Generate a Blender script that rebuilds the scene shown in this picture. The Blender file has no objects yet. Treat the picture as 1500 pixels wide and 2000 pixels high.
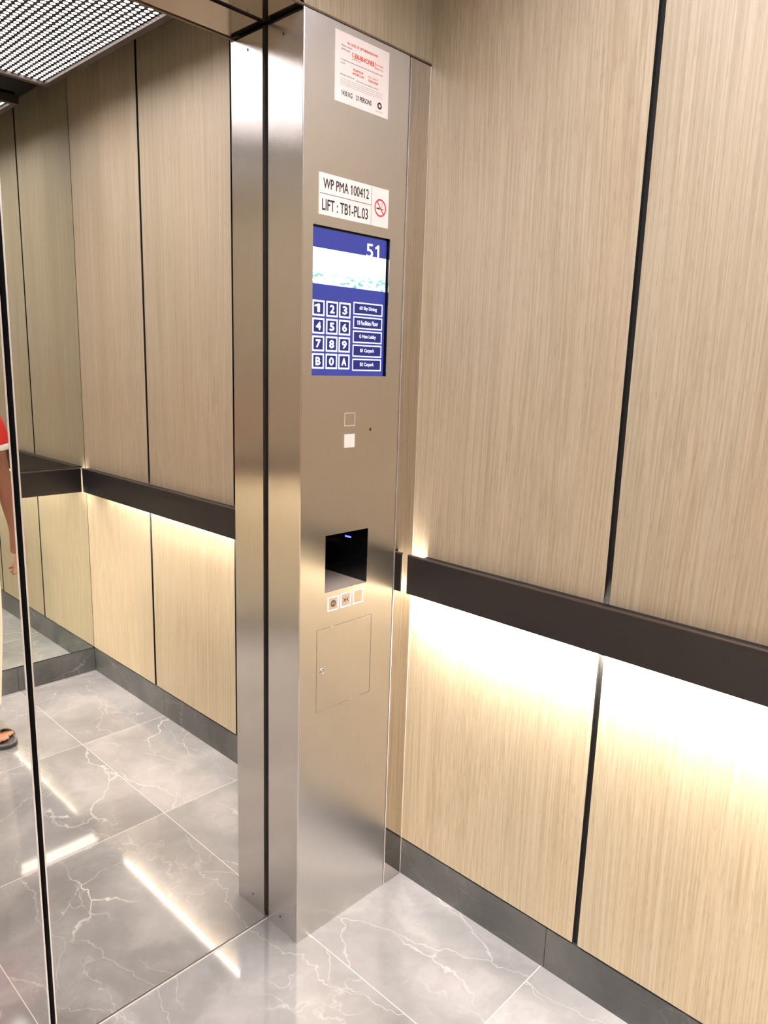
import bpy, bmesh, math, random
from mathutils import Vector, Matrix

random.seed(7)
SC = bpy.context.scene
COL = SC.collection

# ------------------------------------------------------------------ camera
CAM = Vector((-1.5784, -1.3813, 1.6))
FW = Vector((0.71026825, 0.67579829, -0.19701697))
RT = Vector((0.69338975, -0.71992569, 0.0302927))
UP = Vector((0.12136582, 0.15812549, 0.97993197))
cd = bpy.data.cameras.new('camera')
cd.sensor_fit = 'HORIZONTAL'; cd.sensor_width = 36.0
cd.lens = 1440.457 / 1500 * 36.0
cd.clip_start = 0.02
cam = bpy.data.objects.new('camera', cd)
m = Matrix.Identity(4)
for i in range(3):
    m[i][0] = RT[i]; m[i][1] = UP[i]; m[i][2] = -FW[i]; m[i][3] = CAM[i]
cam.matrix_world = m
COL.objects.link(cam); SC.camera = cam

# ------------------------------------------------------------------ light / exposure
SC.view_settings.view_transform = 'Standard'
SC.view_settings.look = 'None'
SC.view_settings.gamma = 1.0
SC.view_settings.exposure = 0.0
SC.view_settings.use_curve_mapping = False
CEIL_LIGHT = 23.0          # radiance of the dots in the ceiling light
CEIL_COL = (1.0, 0.93, 0.97)
LED_LIGHT = 1080.0          # radiance of the strip behind the rails
LED_COL = (1.0, 0.89, 0.77)
SC.cycles.max_bounces = 16
SC.cycles.glossy_bounces = 12
SC.cycles.diffuse_bounces = 6
SC.cycles.blur_glossy = 0.3
SC.cycles.sample_clamp_indirect = 8.0
SC.cycles.caustics_reflective = True
try:
    SC.cycles.use_denoising = True
    SC.cycles.denoiser = 'OPENIMAGEDENOISE'
except Exception:
    pass
W = bpy.data.worlds.new('world'); SC.world = W; W.use_nodes = True
W.node_tree.nodes['Background'].inputs[0].default_value = (0.02, 0.02, 0.02, 1)
W.node_tree.nodes['Background'].inputs[1].default_value = 0.5

# ------------------------------------------------------------------ dimensions
XC = -0.4273      # left edge of the steel panel
XM = -0.0828      # right edge of the steel panel
DR = 0.1385       # depth of the doorway recess
HD = 2.3568       # soffit height
HB = 0.1215       # skirting height
YB = -1.8697      # back mirror plane
XL = -2.08        # left wall plane
XJ = -1.652       # left jamb of the doorway
XS = -1.0398      # seam between the door leaves
HC = 2.83         # ceiling
HR0, HR1 = 0.9452, 1.0601
SEAMS = (-0.6150, -1.25)

# ------------------------------------------------------------------ materials
def sg(r, g, b):
    f = lambda c: (c / 255 / 12.92) if c / 255 <= 0.04045 else ((c / 255 + 0.055) / 1.055) ** 2.4
    return (f(r), f(g), f(b), 1)

def mat(name, col=(0.5, 0.5, 0.5, 1), rough=0.5, metal=0.0, emit=None, estr=0.0, **kw):
    M = bpy.data.materials.new(name); M.use_nodes = True
    b = M.node_tree.nodes['Principled BSDF']
    b.inputs['Base Color'].default_value = col if len(col) == 4 else (*col, 1)
    b.inputs['Roughness'].default_value = rough
    b.inputs['Metallic'].default_value = metal
    if emit:
        b.inputs['Emission Color'].default_value = emit if len(emit) == 4 else (*emit, 1)
        b.inputs['Emission Strength'].default_value = estr
    for k, v in kw.items():
        b.inputs[k].default_value = v
    return M

class NT:
    """small helper for node trees"""
    def __init__(s, M):
        s.M = M; s.t = M.node_tree; s.b = s.t.nodes['Principled BSDF']
    def n(s, typ, **kw):
        x = s.t.nodes.new(typ)
        for k, v in kw.items():
            setattr(x, k, v)
        return x
    def l(s, a, b):
        s.t.links.new(a, b)
    def math(s, op, a, b=None, c=None):
        x = s.n('ShaderNodeMath', operation=op)
        for i, v in enumerate((a, b, c)):
            if v is None: continue
            if isinstance(v, (int, float)): x.inputs[i].default_value = v
            else: s.l(v, x.inputs[i])
        return x.outputs[0]
    def pos(s):
        return s.n('ShaderNodeNewGeometry').outputs['Position']
    def mapping(s, v, loc=(0, 0, 0), rot=(0, 0, 0), scale=(1, 1, 1)):
        x = s.n('ShaderNodeMapping')
        x.inputs['Location'].default_value = loc; x.inputs['Rotation'].default_value = rot; x.inputs['Scale'].default_value = scale
        s.l(v, x.inputs['Vector']); return x.outputs[0]
    def noise(s, v, scale, detail=2.0, rough=0.5, dist=0.0, out=0):
        x = s.n('ShaderNodeTexNoise')
        x.inputs['Scale'].default_value = scale; x.inputs['Detail'].default_value = detail
        x.inputs['Roughness'].default_value = rough; x.inputs['Distortion'].default_value = dist
        if v is not None: s.l(v, x.inputs['Vector'])
        return x.outputs[out]
    def ramp(s, fac, stops, interp='LINEAR'):
        x = s.n('ShaderNodeValToRGB'); r = x.color_ramp; r.interpolation = interp
        while len(r.elements) < len(stops): r.elements.new(0.5)
        for e, (p, c) in zip(r.elements, stops):
            e.position = p; e.color = c if len(c) == 4 else (*c, 1)
        s.l(fac, x.inputs[0]); return x.outputs[0]
    def mix(s, fac, a, b, mode='MIX'):
        x = s.n('ShaderNodeMix', data_type='RGBA', blend_type=mode)
        for sock, v in ((x.inputs[0], fac), (x.inputs[6], a), (x.inputs[7], b)):
            if isinstance(v, (int, float)): sock.default_value = v
            elif isinstance(v, (tuple, list)): sock.default_value = v if len(v) == 4 else (*v, 1)
            else: s.l(v, sock)
        return x.outputs[2]

def wood_material(name, seed, axis, tint=(1, 1, 1)):
    """pale oak laminate with an upright grain; axis 0 = wall along x, 1 = wall along y"""
    M = mat(name, rough=0.42); t = NT(M)
    P = t.pos()
    P = t.mapping(P, loc=(seed * 3.7, seed * 5.3, seed * 1.9))
    # the grain wanders slowly with height
    wob = t.noise(t.mapping(P, scale=(1.3, 1.3, 0.5)), 1.0, 1.0, out=1)
    sub = t.n('ShaderNodeVectorMath', operation='SUBTRACT'); t.l(wob, sub.inputs[0]); sub.inputs[1].default_value = (0.5, 0.5, 0.5)
    sc = t.n('ShaderNodeVectorMath', operation='SCALE'); t.l(sub.outputs[0], sc.inputs[0]); sc.inputs['Scale'].default_value = 0.12
    ad = t.n('ShaderNodeVectorMath', operation='ADD'); t.l(P, ad.inputs[0]); t.l(sc.outputs[0], ad.inputs[1])
    Q = ad.outputs[0]
    fine = t.noise(t.mapping(Q, scale=(260, 260, 1.6)), 1.0, 1.0, 0.5)
    pores = t.noise(t.mapping(Q, scale=(420, 420, 26)), 1.0, 1.0, 0.5)
    bands = t.noise(t.mapping(Q, scale=(11, 11, 0.22)), 1.0, 3.0, 0.6)
    wide = t.noise(t.mapping(P, scale=(3.2, 3.2, 0.12)), 1.0, 1.0, 0.5)
    c1 = t.ramp(fine, [(0.30, (0.345, 0.292, 0.212)), (0.5, (0.402, 0.346, 0.257)), (0.70, (0.450, 0.392, 0.298))])
    c2 = t.ramp(pores, [(0.28, (0.86, 0.83, 0.80)), (0.42, (1, 1, 1))])
    c3 = t.ramp(bands, [(0.3, (0.94, 0.90, 0.84)), (0.5, (0.98, 0.97, 0.95)), (0.7, (1.04, 1.02, 1.0))])
    c4 = t.ramp(wide, [(0.3, (0.94, 0.94, 0.92)), (0.7, (1.05, 1.02, 1.0))])
    c = t.mix(1.0, c1, c2, 'MULTIPLY'); c = t.mix(1.0, c, c3, 'MULTIPLY'); c = t.mix(1.0, c, c4, 'MULTIPLY')
    c = t.mix(1.0, c, (*tint, 1), 'MULTIPLY')
    t.l(c, t.b.inputs['Base Color'])
    bp = t.n('ShaderNodeBump'); bp.inputs['Strength'].default_value = 0.06; bp.inputs['Distance'].default_value = 0.0004
    t.l(fine, bp.inputs['Height']); t.l(bp.outputs[0], t.b.inputs['Normal'])
    return M

def marble_nodes(t, P, base_stops, vein_col, vein_amt):
    """grey stone: soft clouds, thin branching white veins, small flecks"""
    wob = t.noise(P, 2.3, 5.0, 0.6, out=1)
    sub = t.n('ShaderNodeVectorMath', operation='SUBTRACT'); t.l(wob, sub.inputs[0]); sub.inputs[1].default_value = (0.5, 0.5, 0.5)
    sc = t.n('ShaderNodeVectorMath', operation='SCALE'); t.l(sub.outputs[0], sc.inputs[0]); sc.inputs['Scale'].default_value = 0.30
    ad = t.n('ShaderNodeVectorMath', operation='ADD'); t.l(P, ad.inputs[0]); t.l(sc.outputs[0], ad.inputs[1])
    Q = ad.outputs[0]
    def veins(scale, w, rot):
        v = t.n('ShaderNodeTexVoronoi', feature='DISTANCE_TO_EDGE'); v.inputs['Scale'].default_value = scale
        t.l(t.mapping(Q, rot=(0.3, 0.2, rot), scale=(1, 0.55, 1)), v.inputs['Vector'])
        return t.ramp(v.outputs['Distance'], [(0.0, (1, 1, 1)), (w * 0.25, (0.5, 0.5, 0.5)), (w, (0, 0, 0))])
    v1 = veins(2.6, 0.0085, 0.6); v2 = veins(6.0, 0.010, -0.9)
    gate1 = t.ramp(t.noise(P, 3.1, 2.0), [(0.47, (0, 0, 0)), (0.66, (1, 1, 1))])
    gate2 = t.ramp(t.noise(P, 4.3, 3.0), [(0.50, (0, 0, 0)), (0.70, (1, 1, 1))])
    va = t.mix(1.0, v1, gate1, 'MULTIPLY'); vb = t.mix(1.0, v2, gate2, 'MULTIPLY')
    vv = t.mix(1.0, va, t.mix(1.0, vb, (0.6, 0.6, 0.6), 'MULTIPLY'), 'LIGHTEN')
    v3 = t.n('ShaderNodeTexVoronoi', feature='DISTANCE_TO_EDGE'); v3.inputs['Scale'].default_value = 1.9
    t.l(t.mapping(Q, rot=(0.1, 0.4, 1.1), scale=(1, 0.45, 1)), v3.inputs['Vector'])
    vc = t.ramp(v3.outputs['Distance'], [(0.0, (0.32, 0.32, 0.32)), (0.003, (0, 0, 0))])
    vv = t.mix(1.0, vv, vc, 'LIGHTEN')
    clouds = t.noise(Q, 2.6, 6.0, 0.62)
    c = t.ramp(clouds, base_stops)
    flecks = t.ramp(t.noise(Q, 26.0, 3.0, 0.7), [(0.60, (0, 0, 0)), (0.76, (1, 1, 1))])
    flecks = t.mix(1.0, flecks, gate2, 'MULTIPLY')
    c = t.mix(t.math('MULTIPLY', flecks, 0.35 * vein_amt), c, vein_col)
    c = t.mix(t.math('MULTIPLY', vv, vein_amt), c, vein_col)
    return c

def floor_material():
    M = mat('polished_grey_marble', rough=0.07); t = NT(M)
    P = t.pos()
    sep = t.n('ShaderNodeSeparateXYZ'); t.l(P, sep.inputs[0])
    TS = 0.66
    u = t.math('DIVIDE', t.math('ADD', sep.outputs[0], 0.379), TS)
    v = t.math('DIVIDE', t.math('ADD', sep.outputs[1], 0.523), TS)
    iu = t.math('FLOOR', u); iv = t.math('FLOOR', v)
    fu = t.math('SUBTRACT', u, iu); fv = t.math('SUBTRACT', v, iv)
    off = t.n('ShaderNodeCombineXYZ')
    t.l(t.math('ADD', t.math('MULTIPLY', iu, 3.17), t.math('MULTIPLY', iv, 1.37)), off.inputs[0])
    t.l(t.math('ADD', t.math('MULTIPLY', iv, 5.71), t.math('MULTIPLY', iu, 2.1)), off.inputs[1])
    t.l(t.math('MULTIPLY', t.math('ADD', iu, iv), 1.9), off.inputs[2])
    ad = t.n('ShaderNodeVectorMath', operation='ADD'); t.l(P, ad.inputs[0]); t.l(off.outputs[0], ad.inputs[1])
    c = marble_nodes(t, ad.outputs[0], [(0.30, (0.095, 0.096, 0.104)), (0.5, (0.138, 0.139, 0.149)), (0.70, (0.210, 0.208, 0.220))], (0.60, 0.58, 0.58), 0.48)
    wn = t.n('ShaderNodeTexWhiteNoise'); t.l(off.outputs[0], wn.inputs['Vector'])
    tone = t.ramp(wn.outputs['Value'], [(0, (0.93, 0.93, 0.94)), (1, (1.08, 1.07, 1.06))])
    c = t.mix(1.0, c, tone, 'MULTIPLY')
    w = 0.0022 / TS / 2
    e1 = t.math('MINIMUM', fu, t.math('SUBTRACT', 1.0, fu)); e2 = t.math('MINIMUM', fv, t.math('SUBTRACT', 1.0, fv))
    g = t.math('LESS_THAN', t.math('MINIMUM', e1, e2), w)
    c = t.mix(g, c, (0.36, 0.335, 0.31))
    t.l(c, t.b.inputs['Base Color'])
    t.b.inputs['IOR'].default_value = 1.75
    return M

def skirting_material():
    M = mat('dark_grey_marble', rough=0.12); t = NT(M)
    P = t.mapping(t.pos(), loc=(2.3, 4.1, 0.7))
    c = marble_nodes(t, P, [(0.30, (0.042, 0.045, 0.048)), (0.5, (0.066, 0.069, 0.071)), (0.7, (0.105, 0.107, 0.107))], (0.30, 0.30, 0.295), 0.35)
    t.l(c, t.b.inputs['Base Color'])
    return M

def steel_material(name='brushed_steel', rough=0.25, aniso=0.93, col=(0.75, 0.72, 0.685), warp=0.0):
    M = mat(name, col=col, rough=rough, metal=1.0); t = NT(M)
    g = t.n('ShaderNodeNewGeometry')
    cr = t.n('ShaderNodeVectorMath', operation='CROSS_PRODUCT'); t.l(g.outputs['Normal'], cr.inputs[0]); cr.inputs[1].default_value = (0.001, 0.0, 1)
    t.l(cr.outputs[0], t.b.inputs['Tangent'])
    t.b.inputs['Anisotropic'].default_value = aniso
    t.b.inputs['Anisotropic Rotation'].default_value = 0.0
    P = g.outputs['Position']
    br = t.noise(t.mapping(P, scale=(900, 900, 12)), 1.0, 2.0)
    c = t.ramp(br, [(0.3, tuple(x * 0.94 for x in col)), (0.7, tuple(min(1, x * 1.05) for x in col))])
    t.l(c, t.b.inputs['Base Color'])
    if warp:
        nz = t.noise(t.mapping(P, scale=(2.5, 2.5, 2.0)), 1.0, 1.0)
        bp = t.n('ShaderNodeBump'); bp.inputs['Strength'].default_value = 1.0; bp.inputs['Distance'].default_value = warp
        t.l(nz, bp.inputs['Height']); t.l(bp.outputs[0], t.b.inputs['Normal'])
    return M

def dot_material():
    M = mat('perforated_light_panel', col=(0.03, 0.028, 0.03), rough=0.5); t = NT(M)
    P = t.pos(); sep = t.n('ShaderNodeSeparateXYZ'); t.l(P, sep.inputs[0])
    S = 0.025
    u = t.math('DIVIDE', sep.outputs[0], S); v = t.math('DIVIDE', sep.outputs[1], S)
    row = t.math('FLOOR', u)
    v2 = t.math('ADD', v, t.math('MULTIPLY', row, 0.5))
    fu = t.math('SUBTRACT', t.math('FRACT', u), 0.5); fv = t.math('SUBTRACT', t.math('FRACT', v2), 0.5)
    r = t.math('SQRT', t.math('ADD', t.math('POWER', t.math('ABSOLUTE', fu), 2.0), t.math('POWER', t.math('ABSOLUTE', fv), 2.0)))
    on = t.math('LESS_THAN', r, 0.325)
    t.b.inputs['Emission Color'].default_value = (*CEIL_COL, 1)
    g = t.n('ShaderNodeNewGeometry')      # thick perforations: the light leaves mostly downwards
    dp = t.n('ShaderNodeVectorMath', operation='DOT_PRODUCT'); t.l(g.outputs['Incoming'], dp.inputs[0]); dp.inputs[1].default_value = (0, 0, -1)
    mr = t.n('ShaderNodeMapRange', interpolation_type='SMOOTHSTEP'); t.l(dp.outputs['Value'], mr.inputs['Value'])
    mr.inputs['From Min'].default_value = 0.12; mr.inputs['From Max'].default_value = 0.52
    t.l(t.math('MULTIPLY', t.math('MULTIPLY', on, CEIL_LIGHT), mr.outputs['Result']), t.b.inputs['Emission Strength'])
    return M

def picture_material():
    M = mat('screen_picture', col=(0, 0, 0), rough=0.2); t = NT(M)
    P = t.pos(); sep = t.n('ShaderNodeSeparateXYZ'); t.l(P, sep.inputs[0])
    nz = t.noise(t.mapping(P, scale=(1, 1, 2.2)), 55.0, 3.0, 0.6)
    band = t.ramp(t.math('DIVIDE', t.math('SUBTRACT', sep.outputs[2], 1.784), 0.045), [(0, (1, 1, 1)), (0.55, (0.8, 0.8, 0.8)), (1, (0, 0, 0))])
    f = t.ramp(nz, [(0.50, (0, 0, 0)), (0.62, (1, 1, 1))])
    f = t.mix(1.0, f, band, 'MULTIPLY')
    c = t.mix(f, (1.6, 1.65, 1.7), (0.18, 0.62, 0.62))
    t.l(c, t.b.inputs['Emission Color']); t.b.inputs['Emission Strength'].default_value = 1.0
    return M

WOOD = [wood_material('pale_oak_%s' % n, k, 1) for k, n in enumerate(('one', 'two', 'three', 'four', 'five'))]
STEEL = steel_material()
STEEL_W = steel_material('brushed_steel_front', warp=0.0012)
SOFFIT = steel_material('polished_soffit_steel', rough=0.10, aniso=0.3, col=(0.50, 0.45, 0.41))
EDGE = mat('bright_metal_edge', (0.78, 0.72, 0.66), 0.25, 1.0)
GLASS_EDGE = mat('polished_glass_edge', (0.75, 0.70, 0.66), 0.3, 0.6)
BLACK = mat('black_gap', (0.004, 0.004, 0.004), 0.8)
BLACKG = mat('black_glass', (0.004, 0.004, 0.005), 0.06)
RAIL = mat('dark_bronze_rail', (0.013, 0.011, 0.013), 0.42, 0.0, **{'Specular IOR Level': 0.3})
RAILTOP = mat('bronze_rail_edge', (0.10, 0.08, 0.065), 0.35, 0.6)
MIRROR = mat('door_mirror', (0.81, 0.785, 0.75), 0.0, 1.0)
MIRROR_S = mat('side_mirror', (0.66, 0.61, 0.55), 0.02, 1.0)
MIRROR_B = mat('tinted_mirror', (0.74, 0.78, 0.73), 0.0, 1.0)
CEIL = mat('dark_ceiling', (0.03, 0.027, 0.024), 0.5, 0.3)
FRAME = mat('bronze_light_frame', (0.075, 0.058, 0.048), 0.5, 0.3)
FLOOR = floor_material(); SKIRT = skirting_material(); DOTS = dot_material()
LED = mat('led_strip', (0.9, 0.9, 0.9), 0.5, emit=LED_COL, estr=LED_LIGHT)
WHITE = mat('white_sticker', (0.86, 0.80, 0.77), 0.35)
INK = mat('black_ink', (0.02, 0.018, 0.02), 0.5)
GREYINK = mat('grey_ink', (0.25, 0.22, 0.22), 0.5)
REDINK = mat('red_ink', (0.75, 0.10, 0.04), 0.5)
NOSMOKE = mat('sign_red', (0.70, 0.03, 0.05), 0.4)
SCR_BLUE = mat('screen_blue', (0.0, 0.0, 0.0), 0.15, emit=sg(66, 76, 172), estr=0.95)
SCR_DARK = mat('screen_button_blue', (0.0, 0.0, 0.0), 0.15, emit=sg(44, 52, 140), estr=0.85)
SCR_WHITE = mat('screen_white', (0.0, 0.0, 0.0), 0.15, emit=(0.93, 0.95, 1.0), estr=1.35)
SCR_PIC = picture_material()
BTN_LIT = mat('lit_button_outline', (0.8, 0.8, 0.9), 0.3, emit=(0.85, 0.85, 1.0), estr=1.3)
BTN_INK = mat('button_symbol', (0.09, 0.05, 0.03), 0.5)
BTN_ORANGE = mat('button_bell', (0.80, 0.42, 0.10), 0.5, emit=(1.0, 0.55, 0.12), estr=0.5)
BTN_FACE = mat('button_face', (0.62, 0.54, 0.48), 0.3, 0.5)
BLUE_LED = mat('blue_led', (0, 0, 0.1), 0.3, emit=(0.08, 0.08, 1.0), estr=5.0)

# ------------------------------------------------------------------ mesh helpers
class MB:
    def __init__(s):
        s.v = []; s.f = []; s.mi = []; s.sm = []
    def quad(s, pts, mi=0, smooth=False):
        k = len(s.v); s.v += [tuple(p) for p in pts]; s.f.append(tuple(range(k, k + len(pts)))); s.mi.append(mi); s.sm.append(smooth)
    def box(s, a, b, mi=0, skip=''):
        x0, y0, z0 = [min(a[i], b[i]) for i in range(3)]; x1, y1, z1 = [max(a[i], b[i]) for i in range(3)]
        F = {'-x': [(x0, y0, z0), (x0, y0, z1), (x0, y1, z1), (x0, y1, z0)], '+x': [(x1, y0, z0), (x1, y1, z0), (x1, y1, z1), (x1, y0, z1)],
             '-y': [(x0, y0, z0), (x1, y0, z0), (x1, y0, z1), (x0, y0, z1)], '+y': [(x0, y1, z0), (x0, y1, z1), (x1, y1, z1), (x1, y1, z0)],
             '-z': [(x0, y0, z0), (x0, y1, z0), (x1, y1, z0), (x1, y0, z0)], '+z': [(x0, y0, z1), (x1, y0, z1), (x1, y1, z1), (x0, y1, z1)]}
        for k, p in F.items():
            if k not in skip.split(): s.quad(p, mi)
        return s
    def ring(s, c, r0, r1, y, n=40, mi=0, a0=0, a1=2 * math.pi):
        """flat annulus in an xz plane facing -y"""
        for i in range(n):
            t0 = a0 + (a1 - a0) * i / n; t1 = a0 + (a1 - a0) * (i + 1) / n
            p = lambda r, t: (c[0] + r * math.cos(t), y, c[1] + r * math.sin(t))
            if r0 <= 0: s.quad([(c[0], y, c[1]), p(r1, t0), p(r1, t1)], mi)
            else: s.quad([p(r0, t0), p(r1, t0), p(r1, t1), p(r0, t1)], mi)
    def poly(s, pts, y, mi=0):
        s.quad([(a, y, b) for a, b in pts], mi)
    def build(s, name, mats, parent=None, bevel=0.0, merge=True):
        me = bpy.data.meshes.new(name); me.from_pydata(s.v, [], s.f); me.update()
        for q in (mats if isinstance(mats, (list, tuple)) else [mats]): me.materials.append(q)
        for p, i, sm in zip(me.polygons, s.mi, s.sm): p.material_index = i; p.use_smooth = sm
        if merge:
            bm = bmesh.new(); bm.from_mesh(me); bmesh.ops.remove_doubles(bm, verts=bm.verts, dist=1e-6)
            if not s.sm or True:
                pass
            bm.to_mesh(me); bm.free()
        o = bpy.data.objects.new(name, me); COL.objects.link(o)
        if parent is not None: o.parent = parent
        if bevel:
            b = o.modifiers.new('bevel', 'BEVEL'); b.width = bevel; b.segments = 3; b.limit_method = 'ANGLE'
        return o

def tag(o, label=None, cat=None, group=None, kind=None):
    if label: o['label'] = label
    if cat: o['category'] = cat
    if group: o['group'] = group
    if kind: o['kind'] = kind
    return o

def empty(name, loc=(0, 0, 0)):
    o = bpy.data.objects.new(name, None); o.empty_display_size = 0.05; COL.objects.link(o)
    return o      # parts carry world coordinates; the empty stays at the origin unless moved

def text_into(mb, body, x0, x1, z0, z1, y, mi=0):
    """lettering in the plane y, facing the cabin, stretched into the given box"""
    cu = bpy.data.curves.new('t', 'FONT'); cu.body = body; cu.size = 1.0; cu.resolution_u = 3
    ob = bpy.data.objects.new('t', cu); COL.objects.link(ob)
    dg = bpy.context.evaluated_depsgraph_get(); dg.update()
    me = bpy.data.meshes.new_from_object(ob.evaluated_get(dg))
    flags = []
    if '1' in body:
        def ext(t_):
            c2 = bpy.data.curves.new('t', 'FONT'); c2.body = t_; c2.size = 1.0; c2.resolution_u = 1
            o2 = bpy.data.objects.new('t', c2); COL.objects.link(o2); g2 = bpy.context.evaluated_depsgraph_get(); g2.update()
            m2 = bpy.data.meshes.new_from_object(o2.evaluated_get(g2)); X = [v.co.x for v in m2.vertices]; Y = [v.co.y for v in m2.vertices]
            r_ = (min(X), max(X), max(Y)); bpy.data.objects.remove(o2); bpy.data.meshes.remove(m2); bpy.data.curves.remove(c2); return r_
        one = ext('1')
        for i_, ch_ in enumerate(body):
            if ch_ == '1':
                xr = ext(body[:i_ + 1])[1]; flags.append((xr - (one[1] - one[0]) * 0.5, one[2]))
    xs = [v.co.x for v in me.vertices]; zs = [v.co.y for v in me.vertices]
    a, b, c, d = min(xs), max(xs), min(zs), max(zs)
    k = len(mb.v)
    for v in me.vertices:
        mb.v.append((x0 + (v.co.x - a) / max(b - a, 1e-6) * (x1 - x0), y, z0 + (v.co.y - c) / max(d - c, 1e-6) * (z1 - z0)))
    T_ = lambda px, pz: (x0 + (px - a) / max(b - a, 1e-6) * (x1 - x0), y, z0 + (pz - c) / max(d - c, 1e-6) * (z1 - z0))
    for fx, fz in flags:
        fx -= 0.0; mb.quad([T_(fx - 0.17, fz - 0.21), T_(fx, fz - 0.13), T_(fx, fz), T_(fx - 0.17, fz - 0.12)], mi)
    for p in me.polygons:
        mb.f.append(tuple(k + i for i in p.vertices)); mb.mi.append(mi); mb.sm.append(False)
    bpy.data.objects.remove(ob); bpy.data.meshes.remove(me); bpy.data.curves.remove(cu)

def bold_text(mb, body, x0, x1, z0, z1, y, e, mi=0):
    for k, (dx, dz) in enumerate(((0, 0), (e, 0), (-e, 0), (0, e), (0, -e))):
        text_into(mb, body, x0 + dx, x1 + dx, z0 + dz, z1 + dz, y - 0.00001 * k, mi)

def struct(o):
    o['kind'] = 'structure'; return o

# ------------------------------------------------------------------ setting
mb = MB(); mb.box((XL - 0.02, YB - 0.02, -0.03), (0.02, DR + 0.04, 0.0)); struct(mb.build('floor', FLOOR))
mb = MB(); mb.box((XL - 0.02, YB - 0.02, HC), (0.02, DR + 0.04, HC + 0.03)); struct(mb.build('ceiling', CEIL))

def wood_wall(name, plane, sign, y_edges, mats):
    """a panelled side wall: dark backing with tall wood panels, open joints between them"""
    mb = MB(); mb.box((plane + sign * 0.012, YB, 0), (plane + sign * 0.04, 0.0, HC))
    w = struct(mb.build(name, BLACK))
    g = 0.0078
    zmid = (HR0 + HR1) / 2
    for i in range(len(y_edges) - 1):
        a, b = y_edges[i], y_edges[i + 1]
        a2 = a - (g if i else 0); b2 = b + (g if i < len(y_edges) - 2 else 0)
        for nm, z0, z1, k in (('wood_panel', HB + 0.006, HC, i),):
            q = MB(); q.box((plane, a2, z0), (plane + sign * 0.012, b2, z1), 1, '-x' if sign > 0 else '+x')
            q.box((plane, a2, z0), (plane + sign * 0.002, b2, z1), 0, '+x -y +y -z +z' if sign > 0 else '-x -y +y -z +z')
            q.build(nm, [mats[k % len(mats)], BLACK], w)
    return w
wood_wall('wall_right', 0.0, 1, (0.0, SEAMS[0], SEAMS[1], YB), WOOD)
wood_wall('wall_left', XL, -1, (0.0, SEAMS[0], SEAMS[1], YB), WOOD[::-1])

# skirtings
def skirting(name, boxes):
    mb = MB()
    for a, b in boxes: mb.box(a, b)
    return struct(mb.build(name, SKIRT, bevel=0.0006))
J = (-0.531, -1.18)
ys = (0.0, J[0], J[1], YB)
skirting('baseboard_right', [((0.0, ys[i] - (0.0008 if i else 0), 0), (0.012, ys[i + 1] + 0.0008, HB)) for i in range(3)])
skirting('baseboard_left', [((XL, ys[i] - (0.0008 if i else 0), 0), (XL - 0.012, ys[i + 1] + 0.0008, HB)) for i in range(3)])
xs = (0.0, -0.379, -1.04, -1.70, XL)
skirting('baseboard_back', [((xs[i] - 0.0008, YB, 0), (xs[i + 1] + 0.0008, YB - 0.012, HB)) for i in range(4)])

# back wall: mirror sheet above the skirting
mb = MB(); mb.box((XL, YB - 0.014, 0), (0.0, YB - 0.04, HC)); wb = struct(mb.build('wall_back', BLACK))
mb = MB(); mb.box((XL + 0.002, YB, HB + 0.005), (-0.002, YB - 0.006, HC - 0.001)); mb.build('mirror', MIRROR_B, wb)['label'] = 'greenish mirror sheet'

# front wall: header over the doorway, soffit, left return
mb = MB(); mb.box((XL, 0.0, HD + 0.006), (0.0, 0.012, HC)); mb.box((XL, 0.012, HD + 0.012), (0.0, DR + 0.03, HC), 1)
wf = struct(mb.build('wall_front', [WOOD[3], BLACK]))
mb = MB(); mb.box((XL, -0.0012, HD + 0.0015), (0.0, 0.006, HD + 0.0055)); mb.build('header_edge', mat('header_edge_brown', (0.20, 0.14, 0.09), 0.4, 0.5), wf)
mb = MB(); mb.box((XJ, 0.0, HD + 0.004), (XC, DR - 0.009, HD + 0.010)); so = mb.build('soffit_plate', SOFFIT, wf)
mb = MB(); mb.box((XJ - 0.008, DR - 0.010, HD + 0.008), (XC + 0.008, DR + 0.03, HD + 0.011)); mb.build('soffit_gap', BLACK, wf)
mb = MB(); mb.box((XL, 0.0, 0.0), (XJ, 0.128, HD)); mb.build('left_jamb', STEEL, wf, bevel=0.003)
mb = MB(); mb.box((XL, 0.10, 0.0), (XJ - 0.012, DR + 0.02, HD)); mb.build('left_jamb_core', BLACK, wf)

# side mirror strip between the steel panel and the corner, with polished edges
mb = MB(); mb.box((XM + 0.007, 0.0, 0.002), (-0.0015, 0.006, HD - 0.001)); ms = struct(mb.build('trim_1', MIRROR_S))
mb = MB(); mb.box((XM + 0.0045, -0.0003, 0.002), (XM + 0.007, 0.006, HD - 0.001)); mb.build('strip_edge', GLASS_EDGE, ms)
mb = MB(); mb.box((-0.0022, -0.0004, 0.001), (-0.0002, 0.001, HD - 0.001)); mb.build('strip_edge', GLASS_EDGE, ms)
mb = MB(); mb.box((XM - 0.004, 0.007, 0.0), (0.0, 0.05, HD + 0.004)); mb.build('strip_backing', BLACK, ms)

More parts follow.
